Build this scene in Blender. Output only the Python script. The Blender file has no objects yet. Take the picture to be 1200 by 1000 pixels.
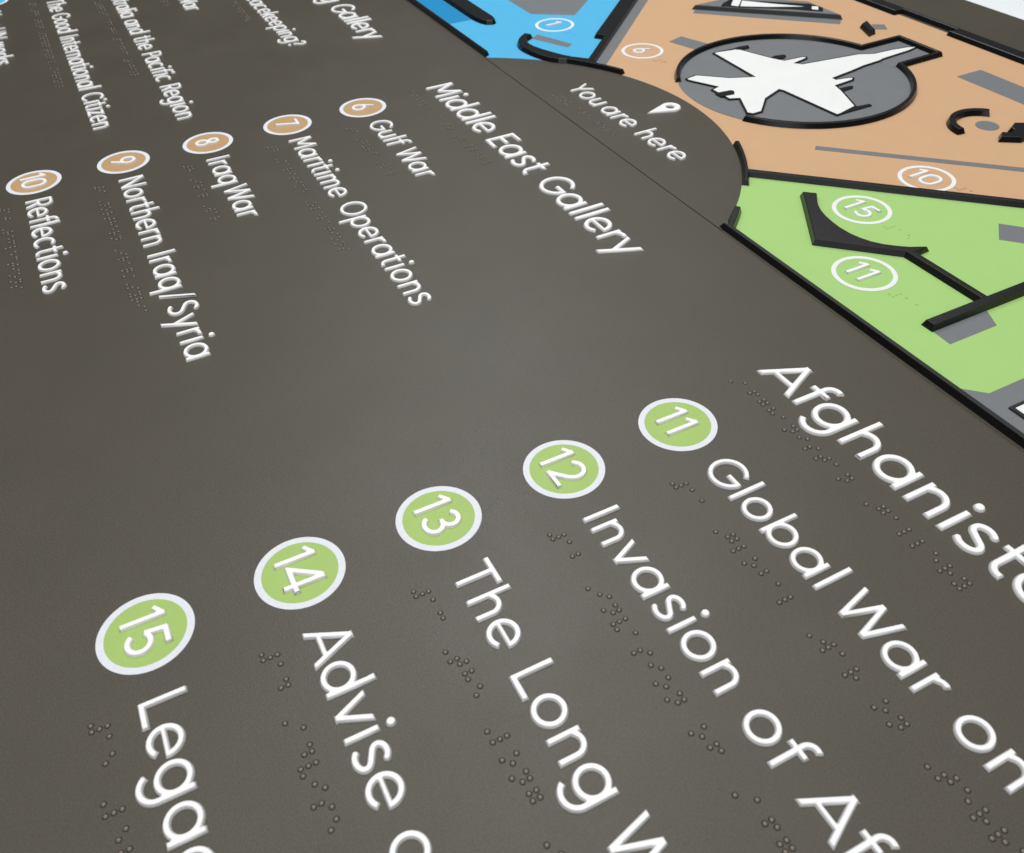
import bpy, bmesh, math, random
import numpy as np
from mathutils import Matrix, Vector
from mathutils.geometry import tessellate_polygon

S = 0.055            # metres per layout unit (badge pitch on the sign)
scn = bpy.context.scene
C = scn.collection

# ------------------------------------------------------------------ camera
R = Matrix(((0.4515433813608445, 0.8916290858232307, -0.033258804289018395),
            (0.592458756031566, -0.3274908393486504, -0.7360315024120997),
            (-0.667159049365468, 0.3126456835708963, -0.6761297799924915)))
CP = Vector((3.964210706085056, -3.262495471339898, 4.6161830232646635)) * S
cam = bpy.data.objects.new('camera', bpy.data.cameras.new('camera'))
C.objects.link(cam)
M = Matrix.Identity(4)
for i in range(3):
    M[i][0] = R[0][i]; M[i][1] = -R[1][i]; M[i][2] = -R[2][i]; M[i][3] = CP[i]
cam.matrix_world = M
cd = cam.data
cd.sensor_fit = 'HORIZONTAL'; cd.sensor_width = 36.0
cd.lens = 1035.5361287338087 / 1200 * 36
cd.clip_start = 0.01; cd.clip_end = 60
cd.dof.use_dof = True
cd.dof.focus_distance = 8.0 * S
cd.dof.aperture_fstop = 22
scn.camera = cam
scn.render.resolution_x = 1024; scn.render.resolution_y = 853

# ------------------------------------------------------------------ light
w = bpy.data.worlds.new('World'); scn.world = w; w.use_nodes = True
bg = w.node_tree.nodes['Background']
bg.inputs[0].default_value = (0.86, 0.93, 1.0, 1); bg.inputs[1].default_value = 0.10

def area(name, loc, target, sx, sy, power, col):
    l = bpy.data.lights.new(name, 'AREA'); l.shape = 'RECTANGLE'; l.size = sx; l.size_y = sy
    l.energy = power; l.color = col
    o = bpy.data.objects.new(name, l); C.objects.link(o)
    o.location = Vector(loc); d = Vector(target) - Vector(loc)
    o.rotation_euler = d.to_track_quat('-Z', 'Y').to_euler()
    return o
area('ceiling_panel_light', (-0.1, 0.0, 1.9), (-0.1, 0.0, 0), 5.0, 5.0, 90, (1.0, 0.985, 0.965))
strip = area('ceiling_strip_light', (-1.25, 0.46, 1.7), (-1.25, 0.46, 0), 1.9, 0.50, 17, (0.97, 0.985, 1.0))
strip.rotation_euler = (0, 0, math.atan2(0.87, -2.1))
area('side_fill_light', (1.5, -1.5, 0.9), (0, 0, 0), 1.4, 1.4, 7, (0.93, 0.97, 1.0))  # added fill from the camera side to brighten letter sides; not a window

vs = scn.view_settings
vs.view_transform = 'Standard'; vs.look = 'None'; vs.exposure = 0.0; vs.gamma = 1.0

# ------------------------------------------------------------------ materials
def lin(c):
    return tuple(((v / 255) / 12.92 if v / 255 <= 0.04045 else ((v / 255 + 0.055) / 1.055) ** 2.4) for v in c)

def mat(name, col, rough=0.45, spec=0.5, mottle=0.04, mscale=60, bump=0.0, bscale=2500, grain=0.0, coat=0.0, wear=False):
    m = bpy.data.materials.new(name); m.use_nodes = True
    nt = m.node_tree; N = nt.nodes; L = nt.links
    b = N['Principled BSDF']
    b.inputs['Roughness'].default_value = rough
    b.inputs['Specular IOR Level'].default_value = spec
    b.inputs['Coat Weight'].default_value = coat
    tc = N.new('ShaderNodeTexCoord')
    n1 = N.new('ShaderNodeTexNoise'); n1.inputs['Scale'].default_value = mscale; n1.inputs['Detail'].default_value = 3
    L.new(tc.outputs['Object'], n1.inputs['Vector'])
    mr = N.new('ShaderNodeMapRange'); mr.inputs[3].default_value = 1 - mottle; mr.inputs[4].default_value = 1 + mottle
    mr.inputs[1].default_value = 0.3; mr.inputs[2].default_value = 0.7
    L.new(n1.outputs['Fac'], mr.inputs[0])
    out = mr.outputs[0]
    if grain:
        n2 = N.new('ShaderNodeTexNoise'); n2.inputs['Scale'].default_value = 1700; n2.inputs['Detail'].default_value = 2
        L.new(tc.outputs['Object'], n2.inputs['Vector'])
        m2 = N.new('ShaderNodeMapRange'); m2.inputs[1].default_value = 0.3; m2.inputs[2].default_value = 0.7
        m2.inputs[3].default_value = 1 - grain; m2.inputs[4].default_value = 1 + grain
        L.new(n2.outputs['Fac'], m2.inputs[0])
        mu = N.new('ShaderNodeMath'); mu.operation = 'MULTIPLY'
        L.new(out, mu.inputs[0]); L.new(m2.outputs[0], mu.inputs[1]); out = mu.outputs[0]
    if wear:
        # hand-rubbed patches change the gloss a little; a few pale dust specks
        nr = N.new('ShaderNodeTexNoise'); nr.inputs['Scale'].default_value = 16; nr.inputs['Detail'].default_value = 5; nr.inputs['Distortion'].default_value = 0.6
        L.new(tc.outputs['Object'], nr.inputs['Vector'])
        mr2 = N.new('ShaderNodeMapRange'); mr2.inputs[1].default_value = 0.3; mr2.inputs[2].default_value = 0.7
        mr2.inputs[3].default_value = rough - 0.03; mr2.inputs[4].default_value = rough + 0.04
        L.new(nr.outputs['Fac'], mr2.inputs[0]); L.new(mr2.outputs[0], b.inputs['Roughness'])
        vo = N.new('ShaderNodeTexVoronoi'); vo.inputs['Scale'].default_value = 75; vo.inputs['Randomness'].default_value = 1.0
        L.new(tc.outputs['Object'], vo.inputs['Vector'])
        sp = N.new('ShaderNodeMapRange'); sp.inputs[1].default_value = 0.022; sp.inputs[2].default_value = 0.012; sp.inputs[3].default_value = 0; sp.inputs[4].default_value = 1.3
        L.new(vo.outputs['Distance'], sp.inputs[0])
        sx = N.new('ShaderNodeSeparateColor'); L.new(vo.outputs['Color'], sx.inputs[0])
        gt = N.new('ShaderNodeMath'); gt.operation = 'GREATER_THAN'; gt.inputs[1].default_value = 0.8; L.new(sx.outputs[0], gt.inputs[0])
        ml = N.new('ShaderNodeMath'); ml.operation = 'MULTIPLY'; L.new(sp.outputs[0], ml.inputs[0]); L.new(gt.outputs[0], ml.inputs[1])
        ad = N.new('ShaderNodeMath'); ad.operation = 'ADD'; L.new(out, ad.inputs[0]); L.new(ml.outputs[0], ad.inputs[1]); out = ad.outputs[0]
    vm = N.new('ShaderNodeVectorMath'); vm.operation = 'SCALE'
    vm.inputs[0].default_value = col
    L.new(out, vm.inputs['Scale'])
    L.new(vm.outputs[0], b.inputs['Base Color'])
    if bump:
        nb = N.new('ShaderNodeTexNoise'); nb.inputs['Scale'].default_value = bscale; nb.inputs['Detail'].default_value = 2
        L.new(tc.outputs['Object'], nb.inputs['Vector'])
        bp = N.new('ShaderNodeBump'); bp.inputs['Strength'].default_value = bump; bp.inputs['Distance'].default_value = 0.0002
        L.new(nb.outputs['Fac'], bp.inputs['Height']); L.new(bp.outputs[0], b.inputs['Normal'])
    return m

K = 0.84
def sc_(c, k=K): return tuple(v * k for v in lin(c))
M_brown = mat('brown_satin_panel', (0.0505, 0.0425, 0.0270), 0.40, 0.52, 0.05, 25, bump=0.55, bscale=2600, grain=0.30, wear=True)
M_white = mat('white_acrylic', (0.86, 0.86, 0.86), 0.35, 0.5, 0.01, 200, bump=0.08, bscale=1800)
M_ring = mat('white_print', (0.70, 0.73, 0.78), 0.5, 0.3, 0.03, 400, bump=0.15, bscale=1500, grain=0.03)
M_green = mat('green_print', sc_((172, 215, 128)), 0.5, 0.25, 0.015, 60, bump=0.15, grain=0.02)
M_greenb = mat('green_badge_print', sc_((172, 204, 114)), 0.5, 0.25, 0.02, 60, bump=0.15, grain=0.03)
M_tan = mat('tan_print', sc_((215, 174, 133)), 0.5, 0.25, 0.015, 60, bump=0.15, grain=0.025)
M_tanb = mat('tan_badge_print', sc_((196, 160, 116)), 0.5, 0.25, 0.02, 60, bump=0.15, grain=0.03)
M_blue = mat('blue_print', sc_((82, 188, 236)), 0.5, 0.25, 0.015, 60, bump=0.15, grain=0.02)
M_dblue = mat('deep_blue_print', sc_((0, 142, 202)), 0.5, 0.25, 0.015, 60, bump=0.15, grain=0.02)
M_grey = mat('grey_print', sc_((122, 125, 128)), 0.45, 0.35, 0.03, 60, bump=0.2, grain=0.05)
M_black = mat('black_acrylic', (0.0025, 0.0026, 0.0030), 0.27, 0.45, 0.05, 60, bump=0.1, grain=0.05)
M_plane = mat('white_plane_print', (0.78, 0.79, 0.78), 0.5, 0.3, 0.02, 60, bump=0.15, grain=0.02)
M_bead = mat('braille_bead', (0.165, 0.145, 0.112), 0.3, 0.6, 0.02, 200)
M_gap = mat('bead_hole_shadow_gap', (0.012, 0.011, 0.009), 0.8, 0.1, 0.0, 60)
M_wall = mat('white_painted_surface', (0.72, 0.75, 0.77), 0.7, 0.2, 0.03, 6, bump=0.2, bscale=300)
M_bead_print = {}

# ------------------------------------------------------------------ helpers
def link(o, parent=None):
    C.objects.link(o)
    if parent: o.parent = parent
    return o

def thing(name, label, cat):
    o = bpy.data.objects.new(name, None); o.empty_display_size = 0.02
    C.objects.link(o); o['label'] = label; o['category'] = cat
    return o

def prism_mesh(name, poly, z0, z1, mats, bev=0.0, top_index=0):
    """solid slab with outline poly (layout units), optional chamfered top rim"""
    bm = bmesh.new()
    a = sum(poly[i][0] * poly[(i + 1) % len(poly)][1] - poly[(i + 1) % len(poly)][0] * poly[i][1] for i in range(len(poly)))
    if a < 0: poly = poly[::-1]
    top = [bm.verts.new((x * S, y * S, z1 * S)) for x, y in poly]
    bot = [bm.verts.new((x * S, y * S, z0 * S)) for x, y in poly]
    n = len(poly)
    if bev: ft = bm.faces.new(top); bm.faces.new(bot[::-1])
    else:
        for tri in tessellate_polygon([[Vector((x, y, 0)) for x, y in poly]]):
            tri = list(tri)
            (ax, ay), (bx, by), (cx_, cy_) = (poly[t] for t in tri)
            if (bx - ax) * (cy_ - ay) - (cx_ - ax) * (by - ay) < 0: tri.reverse()
            bm.faces.new([top[t] for t in tri]); bm.faces.new([bot[t] for t in tri[::-1]])
    for i in range(n):
        bm.faces.new((bot[i], bot[(i + 1) % n], top[(i + 1) % n], top[i]))
    if bev:
        bmesh.ops.bevel(bm, geom=list(ft.edges), offset=bev * S, segments=2, profile=0.6, affect='EDGES', clamp_overlap=True)
    bmesh.ops.triangulate(bm, faces=[f for f in bm.faces if len(f.verts) > 4])
    bm.normal_update()
    me = bpy.data.meshes.new(name); bm.to_mesh(me); bm.free()
    for m in mats: me.materials.append(m)
    return me

def slab(name, poly, z0, z1, m, parent, bev=0.0, label=None):
    o = link(bpy.data.objects.new(name, prism_mesh(name, poly, z0, z1, [m], bev)), parent)
    if label: o['label'] = label
    return o

def arc(cx, cy, r, a0, a1, n=48):
    return [(cx + r * math.cos(math.radians(a0 + (a1 - a0) * i / n)), cy + r * math.sin(math.radians(a0 + (a1 - a0) * i / n))) for i in range(n + 1)]

def stroke_poly(pts, w_left, w_right):
    """outline of a polyline path with mitred corners"""
    n = len(pts); L, Rr = [], []
    for i in range(n):
        p = Vector(pts[i])
        d0 = (p - Vector(pts[i - 1])).normalized() if i > 0 else None
        d1 = (Vector(pts[i + 1]) - p).normalized() if i < n - 1 else None
        if d0 is None: d0 = d1
        if d1 is None: d1 = d0
        n0 = Vector((-d0.y, d0.x)); n1 = Vector((-d1.y, d1.x))
        m = (n0 + n1).normalized(); k = 1 / max(0.35, m.dot(n0))
        L.append(tuple(p + m * w_left * k)); Rr.append(tuple(p - m * w_right * k))
    return L + Rr[::-1]

def disc_poly(cx, cy, r, n=96): return arc(cx, cy, r, 0, 360 * (n - 1) / n, n - 1)

def ring_mesh(name, r0, r1, z0, z1, m, n=96):
    bm = bmesh.new(); vs_ = []
    for i in range(n):
        a = 2 * math.pi * i / n; c, s = math.cos(a), math.sin(a)
        vs_.append([bm.verts.new((r * c * S, r * s * S, z * S)) for r, z in ((r0, z0), (r0, z1), (r1, z1), (r1, z0))])
    for i in range(n):
        A, B = vs_[i], vs_[(i + 1) % n]
        for k in range(4):
            bm.faces.new((A[k], A[(k + 1) % 4], B[(k + 1) % 4], B[k]))
    bmesh.ops.recalc_face_normals(bm, faces=bm.faces)
    me = bpy.data.meshes.new(name); bm.to_mesh(me); bm.free(); me.materials.append(m)
    return me

# ------------------------------------------------------------------ lettering: strokes -> signed distance -> outline -> bevelled solid
W = 0.150; HW = W / 2
GX = 0.0
def f_seg(X, Y, x0, y0, x1, y1, hw=HW, clip=None, ext=0.0):
    dx, dy = x1 - x0, y1 - y0; l = math.hypot(dx, dy); dx /= l; dy /= l
    u = (X - x0) * dx + (Y - y0) * dy; v_ = -(X - x0) * dy + (Y - y0) * dx
    d = np.maximum(np.abs(v_) - hw, np.maximum(-u - ext, u - l - ext))
    if clip: d = np.maximum(d, np.maximum(clip[0] - Y, Y - clip[1]))
    return d
def L_(x0, y0, x1, y1, hw=HW): return lambda X, Y: f_seg(X, Y, x0, y0, x1, y1, hw)
def D_(x0, y0, x1, y1, lo=None, hi=None, hw=HW):
    lo = min(y0, y1) if lo is None else lo; hi = max(y0, y1) if hi is None else hi
    return lambda X, Y: f_seg(X, Y, x0, y0, x1, y1, hw, (lo, hi), 0.3)
def A_(cx, cy, r, a0, a1, hw=HW, rx=1.0):
    def f(X, Y):
        x = (X - cx) / rx; y = Y - cy
        rr = np.hypot(x, y); d = np.abs(rr - r) - hw
        if rx != 1.0:
            # approximate distance for an ellipse
            g = np.hypot(x / rx, y) / np.maximum(rr, 1e-6); d = np.abs(rr - r) / np.maximum(g, 1e-6) - hw
        if a1 - a0 < 359.9:
            t0, t1 = math.radians(a0), math.radians(a1)
            h0 = -(-x * math.sin(t0) + y * math.cos(t0)); h1 = (-x * math.sin(t1) + y * math.cos(t1))
            wd = np.maximum(h0, h1) if a1 - a0 <= 180 else np.minimum(h0, h1)
            d = np.maximum(d, wd)
        return d
    return f
def O_(cx, cy, r): return lambda X, Y: np.hypot(X - cx, Y - cy) - r
def P_(pts, hw=HW):
    def f(X, Y):
        d = None
        for i in range(len(pts) - 1):
            if math.hypot(pts[i + 1][0] - pts[i][0], pts[i + 1][1] - pts[i][1]) < 1e-6: continue
            e = f_seg(X, Y, *pts[i], *pts[i + 1], hw)
            d = e if d is None else np.minimum(d, e)
            if i > 0: d = np.minimum(d, np.hypot(X - pts[i][0], Y - pts[i][1]) - hw)
        return d
    return f
def ell(cx, cy, rx, ry, a0, a1, n=18):
    return [(cx + rx * math.cos(math.radians(a0 + (a1 - a0) * i / n)), cy + ry * math.sin(math.radians(a0 + (a1 - a0) * i / n))) for i in range(n + 1)]

XH = 0.735; BC = 0.377; BR = 0.3125; AS = 1.08
bowlL = A_(0.3875, BC, BR, 0, 360)
G = {}   # char: (width, lsb, rsb, [strokes])
G['I'] = (0.15, .125, .125, [L_(.075, 0, .075, 1)])
G['l'] = (0.15, .095, .095, [L_(.075, 0, .075, AS)])
G['i'] = (0.15, .095, .095, [L_(.075, 0, .075, XH), O_(.075, .985, .105)])
G['n'] = (0.632, .095, .090, [L_(.075, 0, .075, XH), A_(.316, .413, .241, 0, 150), L_(.557, 0, .557, .42)])
G['h'] = (0.632, .095, .090, [L_(.075, 0, .075, AS), A_(.316, .413, .241, 0, 150), L_(.557, 0, .557, .42)])
G['m'] = (1.05, .095, .090, [L_(.075, 0, .075, XH), A_(.30, .4495, .225, 0, 150), L_(.525, 0, .525, .455), A_(.75, .4495, .225, 0, 180), L_(.975, 0, .975, .455)])
G['u'] = (0.632, .090, .095, [L_(.557, 0, .557, XH), A_(.316, .3015, .241, 180, 330), L_(.075, .295, .075, XH)])
G['r'] = (0.42, .095, .02, [L_(.075, 0, .075, XH), A_(.316, .4335, .241, 66, 150)])
G['o'] = (0.775, .04, .04, [bowlL])
G['a'] = (0.80, .04, .095, [bowlL, L_(.725, 0, .725, XH)])
G['d'] = (0.80, .04, .095, [bowlL, L_(.725, 0, .725, AS)])
G['q'] = (0.80, .04, .095, [bowlL, L_(.725, -.34, .725, XH)])
G['b'] = (0.80, .095, .04, [A_(.4125, BC, BR, 0, 360), L_(.075, 0, .075, AS)])
G['p'] = (0.80, .095, .04, [A_(.4125, BC, BR, 0, 360), L_(.075, -.34, .075, XH)])
G['g'] = (0.80, .04, .095, [bowlL, L_(.725, .02, .725, XH), A_(.415, .03, .31, 208, 360)])
G['e'] = (0.775, .04, .03, [A_(.3875, BC, BR, 0, 318), L_(.12, .377, .772, .377, .058)])
G['c'] = (0.72, .04, .05, [A_(.3875, BC, BR, 48, 314)])
G['s'] = (0.60, .035, .035, [P_(ell(.305, .56, .195, .145, 28, 232) + ell(.30, .21, .215, .15, 48, -152))])
G['t'] = (0.48, .04, .045, [L_(0, .675, .46, .675, .07), L_(.2, .25, .2, .96), A_(.385, .25, .185, 180, 270), L_(.38, .065, .455, .065, .075)])
G['f'] = (0.50, .02, .00, [L_(0, .675, .49, .675, .07), L_(.23, 0, .23, .80), A_(.43, .795, .2, 62, 180)])
G['k'] = (0.63, .095, .0, [L_(.075, 0, .075, AS), D_(.10, .22, .53, .735, .22, XH), D_(.28, .42, .545, 0, 0, .42)])
G['v'] = (0.78, .0, .0, [D_(.081, XH, .418, 0), D_(.70, XH, .382, 0)])
G['y'] = (0.78, .0, .02, [D_(.081, XH, .40, .04), D_(.70, XH, .235, -.34)])
G['w'] = (1.00, .0, .0, [D_(.078, XH, .28, 0), D_(.28, 0, .50, XH), D_(.50, XH, .72, 0), D_(.72, 0, .922, XH)])
G['z'] = (0.60, .04, .04, [L_(.02, .66, .58, .66), L_(.02, .075, .60, .075), D_(.105, .05, .485, .69, .02, .72)])
G['x'] = (0.66, .0, .0, [D_(.09, 0, .57, XH), D_(.57, 0, .09, XH)])
G['A'] = (1.04, .0, -.06, [D_(.083, 0, .543, 1), D_(.957, 0, .497, 1), L_(.20, .30, .84, .30, .065)])
G['C'] = (0.93, .05, .03, [A_(.525, .5, .45, 42, 318)])
G['O'] = (1.05, .05, .05, [A_(.525, .5, .45, 0, 360)])
G['G'] = (1.00, .04, .05, [A_(.525, .5, .45, 38, 357), L_(.56, .465, 1.035, .465, .07)])
G['E'] = (0.62, .115, .04, [L_(.075, 0, .075, 1), L_(.05, .93, .62, .93, .07), L_(.05, .51, .58, .51, .07), L_(.05, .07, .62, .07, .07)])
G['L'] = (0.64, .125, .0, [L_(.075, 0, .075, 1), L_(.05, .075, .645, .075)])
G['T'] = (0.80, .0, .02, [L_(0, .925, .80, .925), L_(.40, 0, .40, .93)])
G['H'] = (0.80, .115, .115, [L_(.075, 0, .075, 1), L_(.725, 0, .725, 1), L_(.07, .5, .73, .5)])
G['N'] = (0.86, .115, .115, [L_(.075, 0, .075, 1), L_(.785, 0, .785, 1), D_(.085, 1, .775, 0)])
G['M'] = (0.97, .115, .115, [L_(.075, 0, .075, 1), L_(.895, 0, .895, 1), D_(.09, 1, .485, .26), D_(.88, 1, .485, .26)])
G['R'] = (0.67, .115, .02, [L_(.075, 0, .075, 1), L_(.06, .93, .38, .93, .07), L_(.06, .47, .38, .47, .07), A_(.37, .70, .23, -90, 90, .07), D_(.33, .47, .575, 0, 0, .47)])
G['P'] = (0.64, .115, .02, [L_(.075, 0, .075, 1), L_(.06, .93, .38, .93, .07), L_(.06, .45, .38, .45, .07), A_(.37, .69, .24, -90, 90, .07)])
G['S'] = (0.72, .07, .06, [P_(ell(.365, .735, .24, .20, 28, 240) + ell(.355, .265, .265, .205, 58, -150))])
G['U'] = (0.80, .115, .115, [L_(.075, .39, .075, 1), L_(.725, .39, .725, 1), A_(.40, .40, .325, 180, 360)])
G['W'] = (1.277, .0, .0, [D_(.078, 1, .338, 0), D_(.338, 0, .635, 1), D_(.635, 1, .945, 0), D_(.945, 0, 1.2, 1)])
G['Y'] = (0.86, .0, -.03, [D_(.085, 1, .43, .42), D_(.775, 1, .43, .42), L_(.43, 0, .43, .46)])
G['/'] = (0.62, .09, .05, [D_(.08, -.10, .54, 1.03)])
G['?'] = (0.55, .04, .04, [P_(ell(.275, .73, .20, .20, 165, -35) + [(.31, .50), (.27, .40), (.27, .30)]), O_(.27, .095, .10)])
G['1'] = (0.36, .10, .12, [L_(.285, 0, .285, 1), lambda X, Y: f_seg(X, Y, .045, .775, .285, .945, .068, (.60, 1.0), .02)])
G['2'] = (0.68, .06, .06, [P_(ell(.335, .665, .265, .265, 160, -22) + [(.50, .42), (.13, .075)]), L_(.05, .075, .68, .075), L_(.10, .05, .13, .12, .06)])
G['3'] = (0.66, .05, .06, [P_(ell(.32, .72, .215, .21, 155, -90)), P_(ell(.32, .29, .26, .225, 90, -158)), L_(.24, .51, .36, .51, .07)])
G['4'] = (0.84, .04, .06, [L_(.60, 0, .60, 1), L_(.05, .27, .82, .27), D_(.09, .27, .60, 1, .20, 1)])
G['5'] = (0.64, .05, .06, [L_(.13, .925, .58, .925), D_(.165, .96, .115, .50, .46, .99), P_([(.10, .50)] + ell(.33, .325, .255, .25, 125, -152))])
G['6'] = (0.68, .05, .05, [A_(.34, .315, .255, 0, 360), D_(.13, .43, .47, 1.0, .43, 1.0)])
G['7'] = (0.66, .05, .05, [L_(.02, .925, .64, .925), D_(.57, .95, .19, 0, 0, .97)])
G['8'] = (0.68, .05, .05, [A_(.34, .27, .235, 0, 360), A_(.34, .735, .19, 0, 360)])
G['9'] = (0.68, .05, .05, [A_(.34, .685, .255, 0, 360), D_(.55, .57, .21, 0, 0, .57)])
G['0'] = (0.72, .06, .06, [P_([(.075, .5), (.075, .39)] + ell(.36, .36, .285, .285, 180, 360) + [(.645, .64)] + ell(.36, .64, .285, .285, 0, 180) + [(.075, .5)])])

def contours(char):
    w_, l, r, prims = G[char]
    st = 0.0105
    xs = np.arange(-0.2013, w_ + 0.25, st); ys = np.arange(-0.5017, 1.2, st)
    X, Y = np.meshgrid(xs, ys)
    F = None
    for p in prims:
        d = p(X, Y); F = d if F is None else np.minimum(F, d)
    F = F - (0.010 if char.isdigit() else 0.003)
    F = np.where(np.abs(F) < 1e-7, 1e-7, F)
    ins = F < 0
    # marching squares with linked edges
    ny, nx = F.shape
    c = ins[:-1, :-1].astype(int) + 2 * ins[:-1, 1:] + 4 * ins[1:, 1:] + 8 * ins[1:, :-1]
    segs = {}
    def hx(j, i):
        a, b = F[j, i], F[j, i + 1]; return (xs[i] + st * a / (a - b), ys[j])
    def vx(j, i):
        a, b = F[j, i], F[j + 1, i]; return (xs[i], ys[j] + st * a / (a - b))
    T = {1: [('l', 'b')], 2: [('b', 'r')], 3: [('l', 'r')], 4: [('r', 't')], 5: [('l', 't'), ('r', 'b')], 6: [('b', 't')], 7: [('l', 't')],
         8: [('t', 'l')], 9: [('t', 'b')], 10: [('t', 'r'), ('b', 'l')], 11: [('t', 'r')], 12: [('r', 'l')], 13: [('r', 'b')], 14: [('b', 'l')]}
    pos = {}
    for j, i in zip(*np.nonzero((c > 0) & (c < 15))):
        for a, b in T[int(c[j, i])]:
            ks = []
            for e in (a, b):
                k = {'b': ('h', j, i), 't': ('h', j + 1, i), 'l': ('v', j, i), 'r': ('v', j, i + 1)}[e]
                if k not in pos: pos[k] = hx(k[1], k[2]) if k[0] == 'h' else vx(k[1], k[2])
                ks.append(k)
            segs[ks[0]] = ks[1]
    pos = {k: (float(p[0]), float(p[1])) for k, p in pos.items()}
    loops = []
    while segs:
        k0 = next(iter(segs)); k = k0; lp = []
        while k in segs:
            lp.append(pos[k]); k = segs.pop(k)
        if len(lp) > 6: loops.append(lp)
    # simplify (distance-based)
    def rdp(pts, eps):
        if len(pts) < 3: return pts
        a = np.array(pts[0]); b = np.array(pts[-1]); P = np.array(pts); d = b - a; n = np.hypot(*d)
        dist = np.hypot(*(P - a).T) if n < 1e-9 else np.abs(d[0] * (P[:, 1] - a[1]) - d[1] * (P[:, 0] - a[0])) / n
        k = int(dist.argmax())
        if dist[k] < eps: return [pts[0], pts[-1]]
        return rdp(pts[:k + 1], eps)[:-1] + rdp(pts[k:], eps)
    out = []
    for lp in loops:
        h = len(lp) // 2
        q = rdp(lp[:h + 1], 0.0016)[:-1] + rdp(lp[h:] + [lp[0]], 0.0016)[:-1]
        ch = True
        while ch and len(q) > 4:
            ch = False; n = len(q)
            for i in range(n):
                p0, a, b, p1 = (Vector(q[(i + k) % n]) for k in (-1, 0, 1, 2))
                if (b - a).length < 0.021 and (a - p0).length > 0.03 and (p1 - b).length > 0.03:
                    d0 = (a - p0).normalized(); d1 = (p1 - b).normalized(); cr = d0.x * d1.y - d0.y * d1.x
                    if abs(cr) < 0.25: continue
                    t = ((b.x - a.x) * d1.y - (b.y - a.y) * d1.x) / cr
                    if not 0 <= t < 0.05: continue
                    X_ = a + d0 * t
                    if (X_ - b).length > 0.05: continue
                    q = [p for k, p in enumerate(q) if k != (i + 1) % n]
                    q[min(range(len(q)), key=lambda k: (q[k][0] - a.x) ** 2 + (q[k][1] - a.y) ** 2)] = (X_.x, X_.y)
                    ch = True; break
        out.append(q)
    return out

cont_cache = {}; mesh_cache = {}
def glyph_mesh(char, H, height, m, name):
    key = (char, round(H, 4), round(height, 4), m.name)
    if key in mesh_cache: return mesh_cache[key]
    if char not in cont_cache: cont_cache[char] = contours(char)
    cu = bpy.data.curves.new(name, 'CURVE'); cu.dimensions = '2D'; cu.fill_mode = 'BOTH'
    for lp in cont_cache[char]:
        sp = cu.splines.new('POLY'); sp.points.add(len(lp) - 1); sp.use_cyclic_u = True
        for p, (x, y) in zip(sp.points, lp): p.co = (x * H * S, y * H * S, 0, 1)
    b = 0.033 * H * S          # routed letter: straight sides leaning in to a flat top
    cu.bevel_depth = b; cu.bevel_resolution = 0; cu.offset = -b; cu.extrude = 0.0
    o = bpy.data.objects.new(name, cu); C.objects.link(o)
    dg = bpy.context.evaluated_depsgraph_get()
    me = bpy.data.meshes.new_from_object(o.evaluated_get(dg))
    me.name = name
    me.transform(Matrix.Diagonal((1, 1, height * S / b, 1)))
    bpy.data.objects.remove(o); bpy.data.curves.remove(cu)
    me.materials.clear(); me.materials.append(m)
    mesh_cache[key] = me
    return me

LETTER_Z = 0.019
def word(text, x, y, H, parent, z=0.0, name='letter', height=LETTER_Z, track=0.0, end=None, m=None):
    """letters of one word; x is the left edge of the first glyph's outline (or end: right edge of the last)"""
    m = m or M_white
    adv = []; pen = 0.0
    for i, ch in enumerate(text):
        if ch == ' ': pen += SPACE; adv.append(pen); continue
        w_, l, r, _ = G[ch]
        if i > 0: pen += l
        adv.append(pen); pen += w_ + r + track
    right = pen - (G[text[-1]][2] + track)
    if end is not None: x = end - right * H
    for ch, a in zip(text, adv):
        if ch == ' ': continue
        o = link(bpy.data.objects.new(name, glyph_mesh(ch, H, height, m, name)), parent)
        o.location = ((x + a * H) * S, y * S, z * S)
    return x, x + right * H
SPACE = 0.50

# ------------------------------------------------------------------ braille
BR_ = {'a': '1', 'b': '12', 'c': '14', 'd': '145', 'e': '15', 'f': '124', 'g': '1245', 'h': '125', 'i': '24', 'j': '245', 'k': '13', 'l': '123', 'm': '134',
      'n': '1345', 'o': '135', 'p': '1234', 'q': '12345', 'r': '1235', 's': '234', 't': '2345', 'u': '136', 'v': '1236', 'w': '2456', 'x': '1346', 'y': '13456', 'z': '1356',
      '#': '3456', '^': '6', '?': '236', '/': '34', ' ': ''}
PD = 0.0435; PC = 0.117
def braille_cells(text):
    out = ''; num = False
    for ch in text:
        if ch.isdigit():
            if not num: out += '#'; num = True
            out += 'jabcdefghi'[int(ch)]
        else:
            num = False
            out += ('^' + ch.lower()) if ch.isupper() else ch
    return out
bead_mesh = None
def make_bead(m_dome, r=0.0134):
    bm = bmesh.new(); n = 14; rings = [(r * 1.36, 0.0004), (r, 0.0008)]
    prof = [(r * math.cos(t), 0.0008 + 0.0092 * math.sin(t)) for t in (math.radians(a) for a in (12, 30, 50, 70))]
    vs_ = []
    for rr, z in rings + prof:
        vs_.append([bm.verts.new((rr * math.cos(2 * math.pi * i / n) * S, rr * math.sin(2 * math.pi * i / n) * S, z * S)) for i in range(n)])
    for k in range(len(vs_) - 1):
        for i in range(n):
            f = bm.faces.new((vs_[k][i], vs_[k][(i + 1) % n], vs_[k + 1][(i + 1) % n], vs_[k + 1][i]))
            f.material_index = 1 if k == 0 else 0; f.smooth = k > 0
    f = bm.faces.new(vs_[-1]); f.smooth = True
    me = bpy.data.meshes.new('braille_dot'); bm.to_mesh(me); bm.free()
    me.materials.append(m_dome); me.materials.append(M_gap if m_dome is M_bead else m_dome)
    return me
bead_list = []        # (x, y, z, parent, kind)
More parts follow.
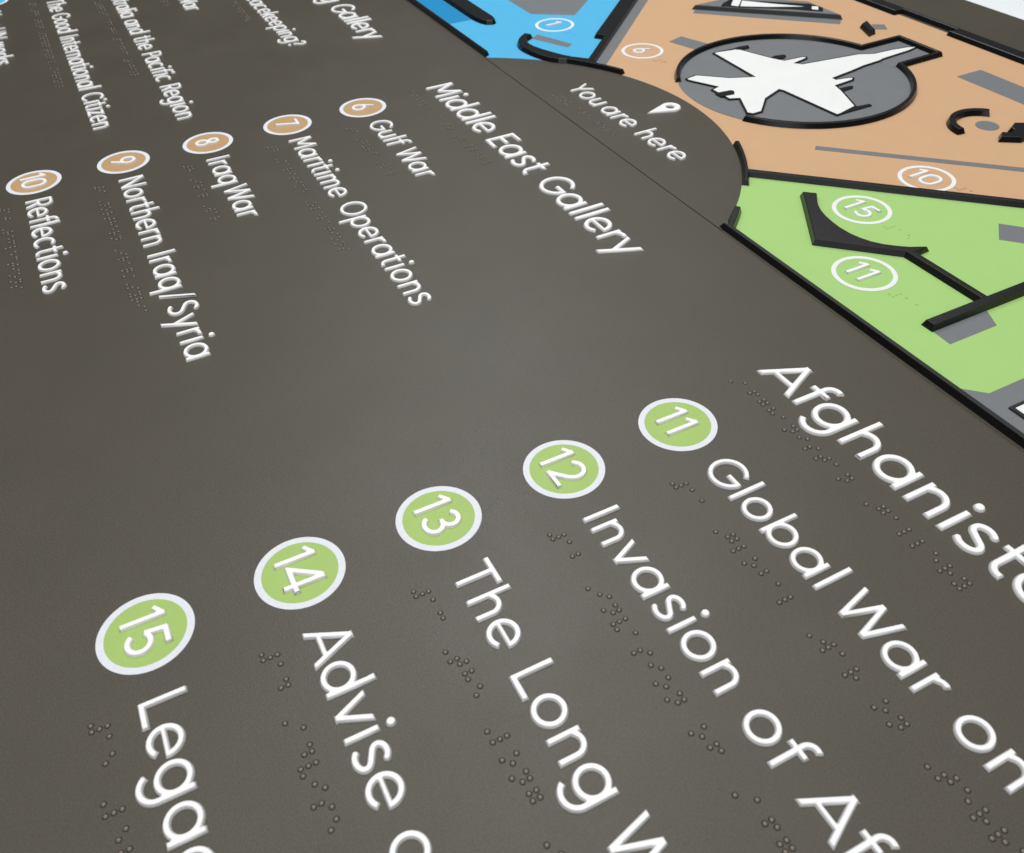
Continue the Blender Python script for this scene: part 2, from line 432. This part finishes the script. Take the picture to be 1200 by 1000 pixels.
def braille(text, x, ytop, parent, z=0.0, kind='brown'):
    for k, c in enumerate(braille_cells(text)):
        for d in BR_[c]:
            d = int(d); bead_list.append((x + k * PC + (PD if d > 3 else 0), ytop - ((d - 1) % 3) * PD, z, parent, kind))

# ------------------------------------------------------------------ setting: white surface the sign is mounted on
me = bpy.data.meshes.new('wall')
bm = bmesh.new()
vsw = [bm.verts.new(p) for p in ((-9, -9, -0.022), (9, -9, -0.022), (9, 9, -0.022), (-9, 9, -0.022))]
bm.faces.new(vsw); bm.to_mesh(me); bm.free(); me.materials.append(M_wall)
wall = link(bpy.data.objects.new('wall', me)); wall['kind'] = 'structure'

# ------------------------------------------------------------------ directory panel (text side)
YS = 2.024           # seam between the two boards
dp = thing('directory_panel', 'dark brown sign panel with raised white gallery names, numbered badges and braille', 'sign panel')
slab('backing_board', [(-22, -11), (9, -11), (9, YS - 0.0012), (-22, YS - 0.0012)], -0.38, 0.0, M_brown, dp, 0.0025)

ring_me = ring_mesh('ring', 0.2535, 0.3005, -0.01, 0.0022, M_ring)
def badge_disc_mesh(m):
    return prism_mesh('badge_disc', disc_poly(0, 0, 0.262), -0.01, 0.0012, [m])
disc_g = badge_disc_mesh(M_greenb); disc_t = badge_disc_mesh(M_tanb); disc_b = badge_disc_mesh(M_blue)
DIG = {'11': (-.163, -.020), '12': (-.187, -.040), '13': (-.190, -.040), '14': (-.196, -.066), '15': (-.178, -.022), '10': (-.185, -.045)}
def badge(num, cx, cy, dme, parent, label):
    b = link(bpy.data.objects.new('number_badge', dme), parent); b.location = (cx * S, cy * S, 0)
    b['label'] = label
    r = link(bpy.data.objects.new('ring', ring_me), b)
    H = 0.285
    if len(num) == 2:
        for ch, dx in zip(num, DIG[num]): word(ch, dx, -.142, H, b, name='digit', height=0.02)
    else:
        word(num, -.098, -.142, H, b, name='digit', height=0.02)
    return b

H1 = 0.285; H2 = 0.385
# --- right column (Afghanistan)
for k, (num, words, br) in enumerate([
        ('11', [('Global', .473), ('War', 1.835), ('on', 2.762), ('Terror', 3.42)], 'Global War on Terror'),
        ('12', [('Invasion', .491), ('of', 2.1915), ('Afghanistan', 2.70)], 'Invasion of Afghanistan'),
        ('13', [('The', .482), ('Long', 1.352), ('War', 2.385)], 'The Long War'),
        ('14', [('Advise', .478), ('and', 1.905)], 'Advise and'),
        ('15', [('Legacy', .503)], 'Legacy')]):
    badge(num, 0, -k, disc_g, dp, 'green number badge reading ' + num)
    for wd, x in words: word(wd, x, -k - .135, H1, dp)
    braille(num + ' ' + br, .508, -k - .309, dp)
word('Afghanistan', -.222, .925, H2, dp, track=-.03)
word('Gallery', 3.30, .925, H2, dp, track=-.03)
braille('Afghanistan Gallery', -.256, .748, dp)

# --- middle column (Middle East)
BX = -6.949; BY = -.066
for k, (num, words, br) in enumerate([
        ('6', [('Gulf', BX + .515), ('War', -5.513)], 'Gulf War'),
        ('7', [('Maritime', BX + .491), ('Operations', -4.615)], 'Maritime Operations'),
        ('8', [('Iraq', BX + .491), ('War', -5.64)], 'Iraq War'),
        ('9', [('Northern', BX + .491), ('Iraq/Syria', -4.60)], 'Northern Iraq/Syria'),
        ('10', [('Reflections', BX + .491)], 'Reflections')]):
    badge(num, BX, BY - k, disc_t, dp, 'tan number badge reading ' + num)
    for wd, x in words: word(wd, x, BY - k - .135, H1, dp)
    braille(num + ' ' + br, BX + .508, BY - k - .309, dp)
for wd, x in (('Middle', -7.085), ('East', -5.25), ('Gallery', -4.015)): word(wd, x, .866, H2, dp, track=-.03)
braille('Middle East Gallery', BX - .256, .683, dp)

# --- left column
CX = -14.6; CY = -.13
rows = [('1', 'What is Peacekeeping?', -9.60), ('2', 'Cold War', -12.15), ('3', 'Australia and the Pacific Region', -7.81), ('4', 'The Good International Citizen', -8.07), ('5', 'How UN works', -11.19)]
for k, (num, t, xe) in enumerate(rows):
    if k >= 4: badge(num, CX, CY - k, disc_b, dp, 'blue number badge reading ' + num)
    word(t, 0, CY - k - .135, H1, dp, end=xe)
    braille(num + ' ' + t, CX + .508, CY - k - .309, dp)
word('Peacekeeping Gallery', 0, CY + .93, H2, dp, end=-9.25, track=-.03)

# ------------------------------------------------------------------ map panel
mp = thing('map_panel', 'tactile floor map panel with raised black walls on blue, tan and green areas', 'map panel')
slab('backing_board', [(-22, YS + 0.0012), (9, YS + 0.0012), (9, 9.42), (-22, 9.42)], -0.38, 0.0, M_brown, mp, 0.0025)
ZA, ZB, ZC, ZD = 0.0015, 0.0030, 0.0045, 0.0060
YB = 2.052
slab('floor_area', [(-14, YB), (6, YB), (6, 8.10), (-14, 8.10)], -0.01, ZA, M_tan, mp, label='tan floor area of the map')
slab('floor_area', [(-14, YB), (-3.20 - YB, YB), (-3.20 - 8.09, 8.09), (-14, 8.09)], -0.009, ZB, M_blue, mp, label='light blue floor area')
slab('floor_area', [(-3.92, YB), (6, YB), (6, 8.09), (2.12, 8.09)], -0.009, ZB, M_green, mp, label='green floor area')
slab('floor_area', [(0.61, YB), (6, YB), (6, 8.08), (0.88, 8.08), (0.88, 2.318)], -0.008, ZC, M_grey, mp, label='grey floor area at the lower edge')
slab('floor_area', [(-13, YB + .005), (-9.245, YB + .005), (-9.23, 2.53), (-13, 2.53)], -0.008, ZC, M_dblue, mp, label='deep blue floor area')
# round patch around the words You are here
ca = math.degrees(math.acos(2.74 / 3.237)); cyc = .31
pts = [p for p in arc(-4.92, cyc, 3.242, 0, 180, 200) if p[1] > YS + .02]
pts = [(-4.92 + math.sqrt(3.242 ** 2 - (YS + .003 - cyc) ** 2), YS + .003)] + pts + [(-4.92 - math.sqrt(3.242 ** 2 - (YS + .003 - cyc) ** 2), YS + .003)]
slab('marker_patch', pts, -0.008, ZD, M_brown, mp)

def grey(pts, z=ZC): return slab('grey_block', pts, -0.007, z, M_grey, mp)
grey([(-6.73, 3.29), (-9.9, 6.46), (-9.78, 6.58), (-6.53, 3.33)], 0.0050)
grey([(-10.6, 4.60), (-9.79, 3.45), (-8.972, 3.446), (-8.545, 3.99), (-9.6, 5.1)])
grey([(-8.10, 3.10), (-7.483, 3.344), (-7.399, 3.22), (-8.0, 2.945)])
grey([(-6.817, 4.569), (-6.905, 4.84), (-5.9, 5.17), (-5.85, 4.86)])
grey([(-7.78, 5.71), (-7.64, 5.575), (-6.08, 7.09), (-6.22, 7.24)])
grey([(-5.83, 7.46), (-5.729, 7.610), (-5.548, 7.500), (-5.645, 7.35)])
grey(disc_poly(-2.548, 6.138, .132, 40))
grey([(-3.79, 6.982), (-3.79, 7.41), (-2.4, 7.40), (-2.0, 6.98)])
grey([(-3.152, 4.087), (-3.085, 4.019), (1.0, 8.07), (0.86, 8.07)])
grey([(0.06, 2.553), (0.281, 2.540), (0.281, 3.082), (0.06, 3.196)])
grey([(-0.905, 4.453), (0.0, 5.24), (0.21, 5.0), (-0.689, 4.214)])

HWL = 0.066
CW = lambda r, a0, a1, n: arc(-4.92, .31, r, a0, a1, n)
CW1 = CW(3.30, 66.6, 54.4, 10)
CW2 = CW(3.30, 53.5, 50.0, 4) + CW(3.262, 50.0, 66.6, 12)
def inset(poly, d):
    a = sum(poly[i][0] * poly[(i + 1) % len(poly)][1] - poly[(i + 1) % len(poly)][0] * poly[i][1] for i in range(len(poly)))
    if a < 0: poly = poly[::-1]
    n = len(poly); out = []
    for i in range(n):
        p0, p, p1 = Vector(poly[i - 1]), Vector(poly[i]), Vector(poly[(i + 1) % n])
        a_, b_ = (p - p0).normalized(), (p1 - p).normalized()
        na, nb = Vector((-a_.y, a_.x)), Vector((-b_.y, b_.x))
        m = (na + nb)
        m = m.normalized() if m.length > 1e-4 else na
        k = 1 / max(.45, m.dot(na)); out.append(tuple(p + m * d * k))
    return out
def ridge(pts, label=None, h=HWL):
    # routed wall: sides lean outwards towards the base
    o = slab('raised_wall', pts, -0.005, h, M_black, mp, 0.0, label)
    n = len(pts)
    a = sum(pts[i][0] * pts[(i + 1) % n][1] - pts[(i + 1) % n][0] * pts[i][1] for i in range(n))
    base = inset(pts, -0.024)
    for i, (x, y) in enumerate(base):
        v_ = o.data.vertices[n + i]; v_.co.x = x * S; v_.co.y = y * S
    bm = bmesh.new(); bm.from_mesh(o.data)
    es = [e for e in bm.edges if all(abs(v.co.z - h * S) < 1e-7 for v in e.verts) and any(abs(f.normal.z) < 0.9 for f in e.link_faces)]
    bmesh.ops.bevel(bm, geom=es, offset=0.0045 * S, segments=1, profile=0.5, affect='EDGES', clamp_overlap=True)
    bm.to_mesh(o.data); bm.free()
    return o
ridge([(-14, 2.064), (-7.72, 2.064), (-7.745, 2.104), (-14, 2.104)])
ridge([(-2.19, 2.064), (6, 2.064), (6, 2.104), (-2.15, 2.104)])
ridge([(-14.000, 2.565)] + [(-9.300, 2.563), (-9.150, 2.575), (-9.000, 2.605), (-8.900, 2.650), (-8.862, 2.723), (-8.885, 2.775), (-8.943, 2.800), (-9.050, 2.815)] + [(-14.000, 2.820)])
ridge([(-8.101, 2.890), (-8.021, 2.785), (-7.939, 2.707), (-7.850, 2.650), (-7.740, 2.615), (-7.620, 2.605), (-7.454, 2.622), (-7.320, 2.648), (-7.180, 2.690), (-7.050, 2.742), (-6.950, 2.820), *CW(3.262, 127, 112, 10), *CW(3.30, 112, 119, 5), (-6.620, 3.200), (-6.730, 3.170), (-6.911, 3.015), (-7.060, 2.930), (-7.224, 2.863), (-7.390, 2.800), (-7.550, 2.755), (-7.680, 2.742),
       (-7.798, 2.750), (-7.870, 2.775), (-7.935, 2.825), (-8.013, 2.943)])
ridge([(-10.400, 6.640), (-7.513, 3.753), (-7.393, 3.833), (-6.745, 3.185), (-6.610, 3.170), (-10.300, 6.860)])
ridge([*CW1, (1.900, 7.905), (1.950, 7.895), *CW2])
ridge([(-2.410, 2.374), (-2.372, 2.405), (-2.300, 2.335), (-2.200, 2.225), (-2.100, 2.110), (-2.165, 2.106), (-2.265, 2.205)])
ridge([(-2.294, 3.160), (-2.204, 3.260), (-2.140, 3.205), (-2.075, 3.153), (-1.990, 3.100), (-1.898, 3.055), (-1.790, 3.022), (-1.677, 3.001), (-1.550, 2.988), (-1.412, 2.996), (-1.300, 3.022), (-1.204, 3.062), (-1.110, 3.125), (-1.029, 3.206),
       (-0.951, 3.301), (-0.877, 3.441), (-0.873, 3.283), (-0.020, 3.276), (-0.020, 3.216), (-0.912, 3.221), (-1.500, 2.633), (-1.520, 2.618), (-1.560, 2.616), (-1.600, 2.640)][:-3])
ridge([(-0.018, 2.560), (-0.018, 5.200), (0.066, 5.200), (0.066, 2.560)], 'long straight raised wall')
ridge([(-14, 8.03), (-5.965, 8.03), (-5.965, 8.185), (-4.92, 8.185), (-4.92, 8.03), (6, 8.03), (6, 8.225), (-14, 8.225)], 'raised outer wall with a shallow doorway recess')
# circular hall with a spout, open at the bottom
cx, cy = -4.83, 5.160
path = arc(cx, cy, 1.497, -62, 73.5, 60) + [(-4.425, 7.32), (-5.155, 7.32)] + arc(cx, cy, 1.497, 102.3, 242, 60)
ridge(stroke_poly(path, .020, .020), 'round hall wall with a square spout')
hp = disc_poly(cx, cy, 1.505, 120)
slab('hall_floor', hp, -0.007, ZD, M_grey, mp)
slab('hall_floor', [(-5.14, 6.5), (-4.43, 6.5), (-4.43, 7.32), (-5.14, 7.32)], -0.007, ZD + .0015, M_grey, mp)
# fighter plane silhouette: black raised outline with a white top
PL = [(-5.533, 3.945), (-5.569, 4.142), (-5.259, 4.459), (-5.129, 4.739), (-6.089, 4.794), (-6.098, 4.858), (-6.071, 5.191), (-6.075, 5.372), (-6.045, 5.378), (-6.028, 5.235), (-5.993, 5.209), (-5.535, 5.368), (-5.560, 5.448), (-5.525, 5.590), (-5.47, 5.580), (-5.43, 5.517), (-5.455, 5.401), (-5.363, 5.453), (-5.339, 5.746), (-5.295, 5.795), (-5.250, 5.765), (-5.194, 5.525), (-5.135, 5.573), (-5.019, 6.441), (-4.922, 6.625), (-4.905, 6.931), (-4.866, 7.180), (-4.79, 7.325), (-4.735, 7.120),
      (-4.694, 6.616), (-4.666, 6.514), (-4.640, 6.213), (-4.590, 5.970), (-4.530, 5.590), (-4.495, 5.590), (-4.460, 5.760), (-4.415, 5.830), (-4.355, 5.760), (-4.322, 5.449), (-4.245, 5.425), (-4.235, 5.590), (-4.205, 5.615), (-4.170, 5.570), (-4.160, 5.401), (-3.715, 5.215), (-3.690, 5.395), (-3.645, 5.395), (-3.645, 5.107), (-3.640, 4.924), (-3.630, 4.830), (-4.55, 4.762), (-4.590, 4.745), (-4.464, 4.440), (-4.178, 4.148), (-4.175, 4.000), (-4.250, 3.945), (-4.640, 4.135), (-4.690, 4.020), (-4.803, 4.015), (-4.895, 4.008), (-5.060, 4.012), (-5.095, 4.126), (-5.470, 3.935)]
slab('plane_outline', PL, 0.0, 0.022, M_black, mp)
PODS = [[(-4.930, 3.985), (-4.900, 4.215), (-4.850, 4.225), (-4.775, 4.170), (-4.800, 3.985)], [(-6.060, 5.104), (-6.075, 5.234), (-6.060, 5.385), (-5.985, 5.350), (-5.995, 5.260), (-5.970, 5.193)]]
PW = [p for p in PL]
# the thin launch rails stay black: the white top leaves them out
drop = {(-6.071, 5.191), (-6.075, 5.372), (-6.045, 5.378), (-5.560, 5.448), (-5.525, 5.590), (-5.47, 5.580), (-5.43, 5.517), (-4.245, 5.425), (-4.235, 5.590), (-4.205, 5.615), (-4.170, 5.570), (-3.690, 5.395), (-3.645, 5.395), (-3.645, 5.107), (-4.803, 4.015), (-4.895, 4.008)}
PW = [p for p in PL if p not in drop]
slab('plane_top', inset(PW, .026), 0.010, 0.0235, M_plane, mp)
# dark stores hanging under the near tail and at the wing tips
for q in PODS: slab('plane_store', q, 0.012, 0.029, M_black, mp)
# small pieces
ridge([(-5.862, 7.381), (-5.800, 7.235), (-5.490, 7.098), (-5.525, 7.215)], 'small raised block')
ridge(stroke_poly(arc(-2.53, 6.08, .372, 127, 266, 24), .032, .032), 'small curved raised wall left of the grey disc')
ridge([(-2.360, 6.345), (-2.250, 6.520), (-2.080, 6.400), (-2.060, 6.100), (-2.180, 5.930), (-2.260, 6.030), (-2.200, 6.100), (-2.235, 6.200), (-2.300, 6.220)], 'small hooked raised wall right of the grey disc')
# raised block carrying a submarine silhouette
hexa = [(-7.775, 5.700), (-6.245, 7.230), (-6.980, 7.235), (-7.780, 6.440)]
ridge(hexa, 'raised block carrying a white silhouette')
slab('block_top', inset(hexa, .012), 0.05, HWL + .002, M_grey, mp)
slab('silhouette_outline', [(-7.700, 6.330), (-7.600, 6.100), (-7.500, 5.980), (-7.440, 6.060), (-7.310, 6.170), (-6.800, 6.800), (-6.620, 6.960), (-6.480, 7.100), (-6.620, 7.220), (-6.860, 7.180), (-7.500, 6.480), (-7.600, 6.460)], 0.05, HWL + .006, M_black, mp)
slab('silhouette_top', [(-7.650, 6.330), (-7.440, 6.130), (-7.350, 6.200), (-7.575, 6.430)], 0.05, HWL + .008, M_plane, mp)
slab('silhouette_top', [(-7.535, 6.412), (-7.335, 6.225), (-7.100, 6.530), (-6.800, 7.020), (-7.190, 6.680)], 0.05, HWL + .008, M_plane, mp)
slab('silhouette_top', [(-6.750, 7.120), (-6.650, 7.030), (-6.575, 7.090), (-6.690, 7.190)], 0.05, HWL + .008, M_plane, mp)
slab('silhouette_outline', [(1.076, 2.300), (1.6, 2.300), (1.6, 2.9), (1.076, 2.9)], 0.0, 0.018, M_black, mp)
slab('silhouette_top', [(1.108, 2.335), (1.57, 2.335), (1.57, 2.86), (1.108, 2.86)], 0.01, 0.020, M_plane, mp)

# numbered rings
mring = ring_mesh('number_ring', 0.252, 0.2956, -0.004, 0.0068, M_plane)
for num, x, y in (('15', -1.7825, 3.5010), ('11', -.878, 2.688), ('10', -1.9447, 4.56), ('1', -8.3245, 3.516), ('6', -6.712, 4.045)):
    r = link(bpy.data.objects.new('number_ring', mring), mp); r.location = (x * S, y * S, 0)
    r['label'] = 'white number ring around ' + num
    if len(num) == 2:
        for ch, dx in zip(num, DIG[num]): word(ch, dx, -.142, .275, r, name='digit', height=0.021)
    else: word(num, -.098, -.142, .275, r, name='digit', height=0.021)
    bx, by = (.31, .19) if num == '10' else (.367, .037)
    braille(num, x + bx, y + by, mp, z=.0025, kind={'15': 'green', '11': 'green', '10': 'tan', '1': 'blue', '6': 'tan'}[num])

# you are here
for wd, x in (('You', -6.103), ('are', -5.305), ('here', -4.475)): word(wd, x, 2.462, .290, mp, z=ZD)
braille('You are here', -6.02, 2.29, mp, z=ZD)
# map pin: drop with a round hole
pin_c = (-4.905, 3.315); pr = .098
G['@'] = (.6, 0, 0, [lambda X, Y: np.maximum(np.minimum(np.hypot(X - .3, Y - .71) - .29, np.maximum(np.abs(X - .3) * .925 - (Y + .045) * .38, Y - .60)), .105 - np.hypot(X - .3, Y - .70))])
pin = link(bpy.data.objects.new('location_pin', glyph_mesh('@', .46, LETTER_Z, M_white, 'location_pin')), mp)
pin.location = ((-4.885 - .138) * S, (2.945) * S, ZD * S)

# ------------------------------------------------------------------ braille dots: nearest 300 as parts, the rest joined
camv = CP / S
bead = {'brown': make_bead(M_bead), 'green': make_bead(M_green), 'tan': make_bead(M_tan), 'blue': make_bead(M_blue)}
def inview(x, y):
    d = Vector((x, y, 0)) - camv; q = R @ d
    if q.z <= 0: return None
    return 600 + 1035.5 * q.x / q.z, 500 + 1035.5 * q.y / q.z, q.z
lst = []
for b in bead_list:
    v = inview(b[0], b[1])
    if v is None or not (-60 < v[0] < 1260 and -60 < v[1] < 1060): continue
    inside = 0 < v[0] < 1200 and 0 < v[1] < 1000
    lst.append((0 if inside else 1, v[2], b))
lst.sort(key=lambda t: (t[0], t[1]))
rest = []; cnt = 0
for a, d, (x, y, z, par, kind) in lst:
    if par is mp or cnt < 300:
        if par is dp: cnt += 1
        o = link(bpy.data.objects.new('braille_dot', bead[kind]), par); o.location = (x * S, y * S, z * S)
    else: rest.append((x, y, z))
if rest:
    src = bead['brown']; nv = len(src.vertices)
    vv = [tuple(v.co) for v in src.vertices]; ff = [tuple(p.vertices) for p in src.polygons]; mi = [p.material_index for p in src.polygons]
    V, F_, MI = [], [], []
    for k, (x, y, z) in enumerate(rest):
        V += [(a + x * S, b + y * S, c + z * S) for a, b, c in vv]; F_ += [tuple(i + k * nv for i in f) for f in ff]; MI += mi
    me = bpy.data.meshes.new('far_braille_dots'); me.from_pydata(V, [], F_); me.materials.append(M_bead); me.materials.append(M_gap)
    me.polygons.foreach_set('material_index', MI); me.update()
    o = link(bpy.data.objects.new('far_braille_dots', me), dp); o['kind'] = 'stuff'
print('beads', len(lst), 'joined', len(rest))
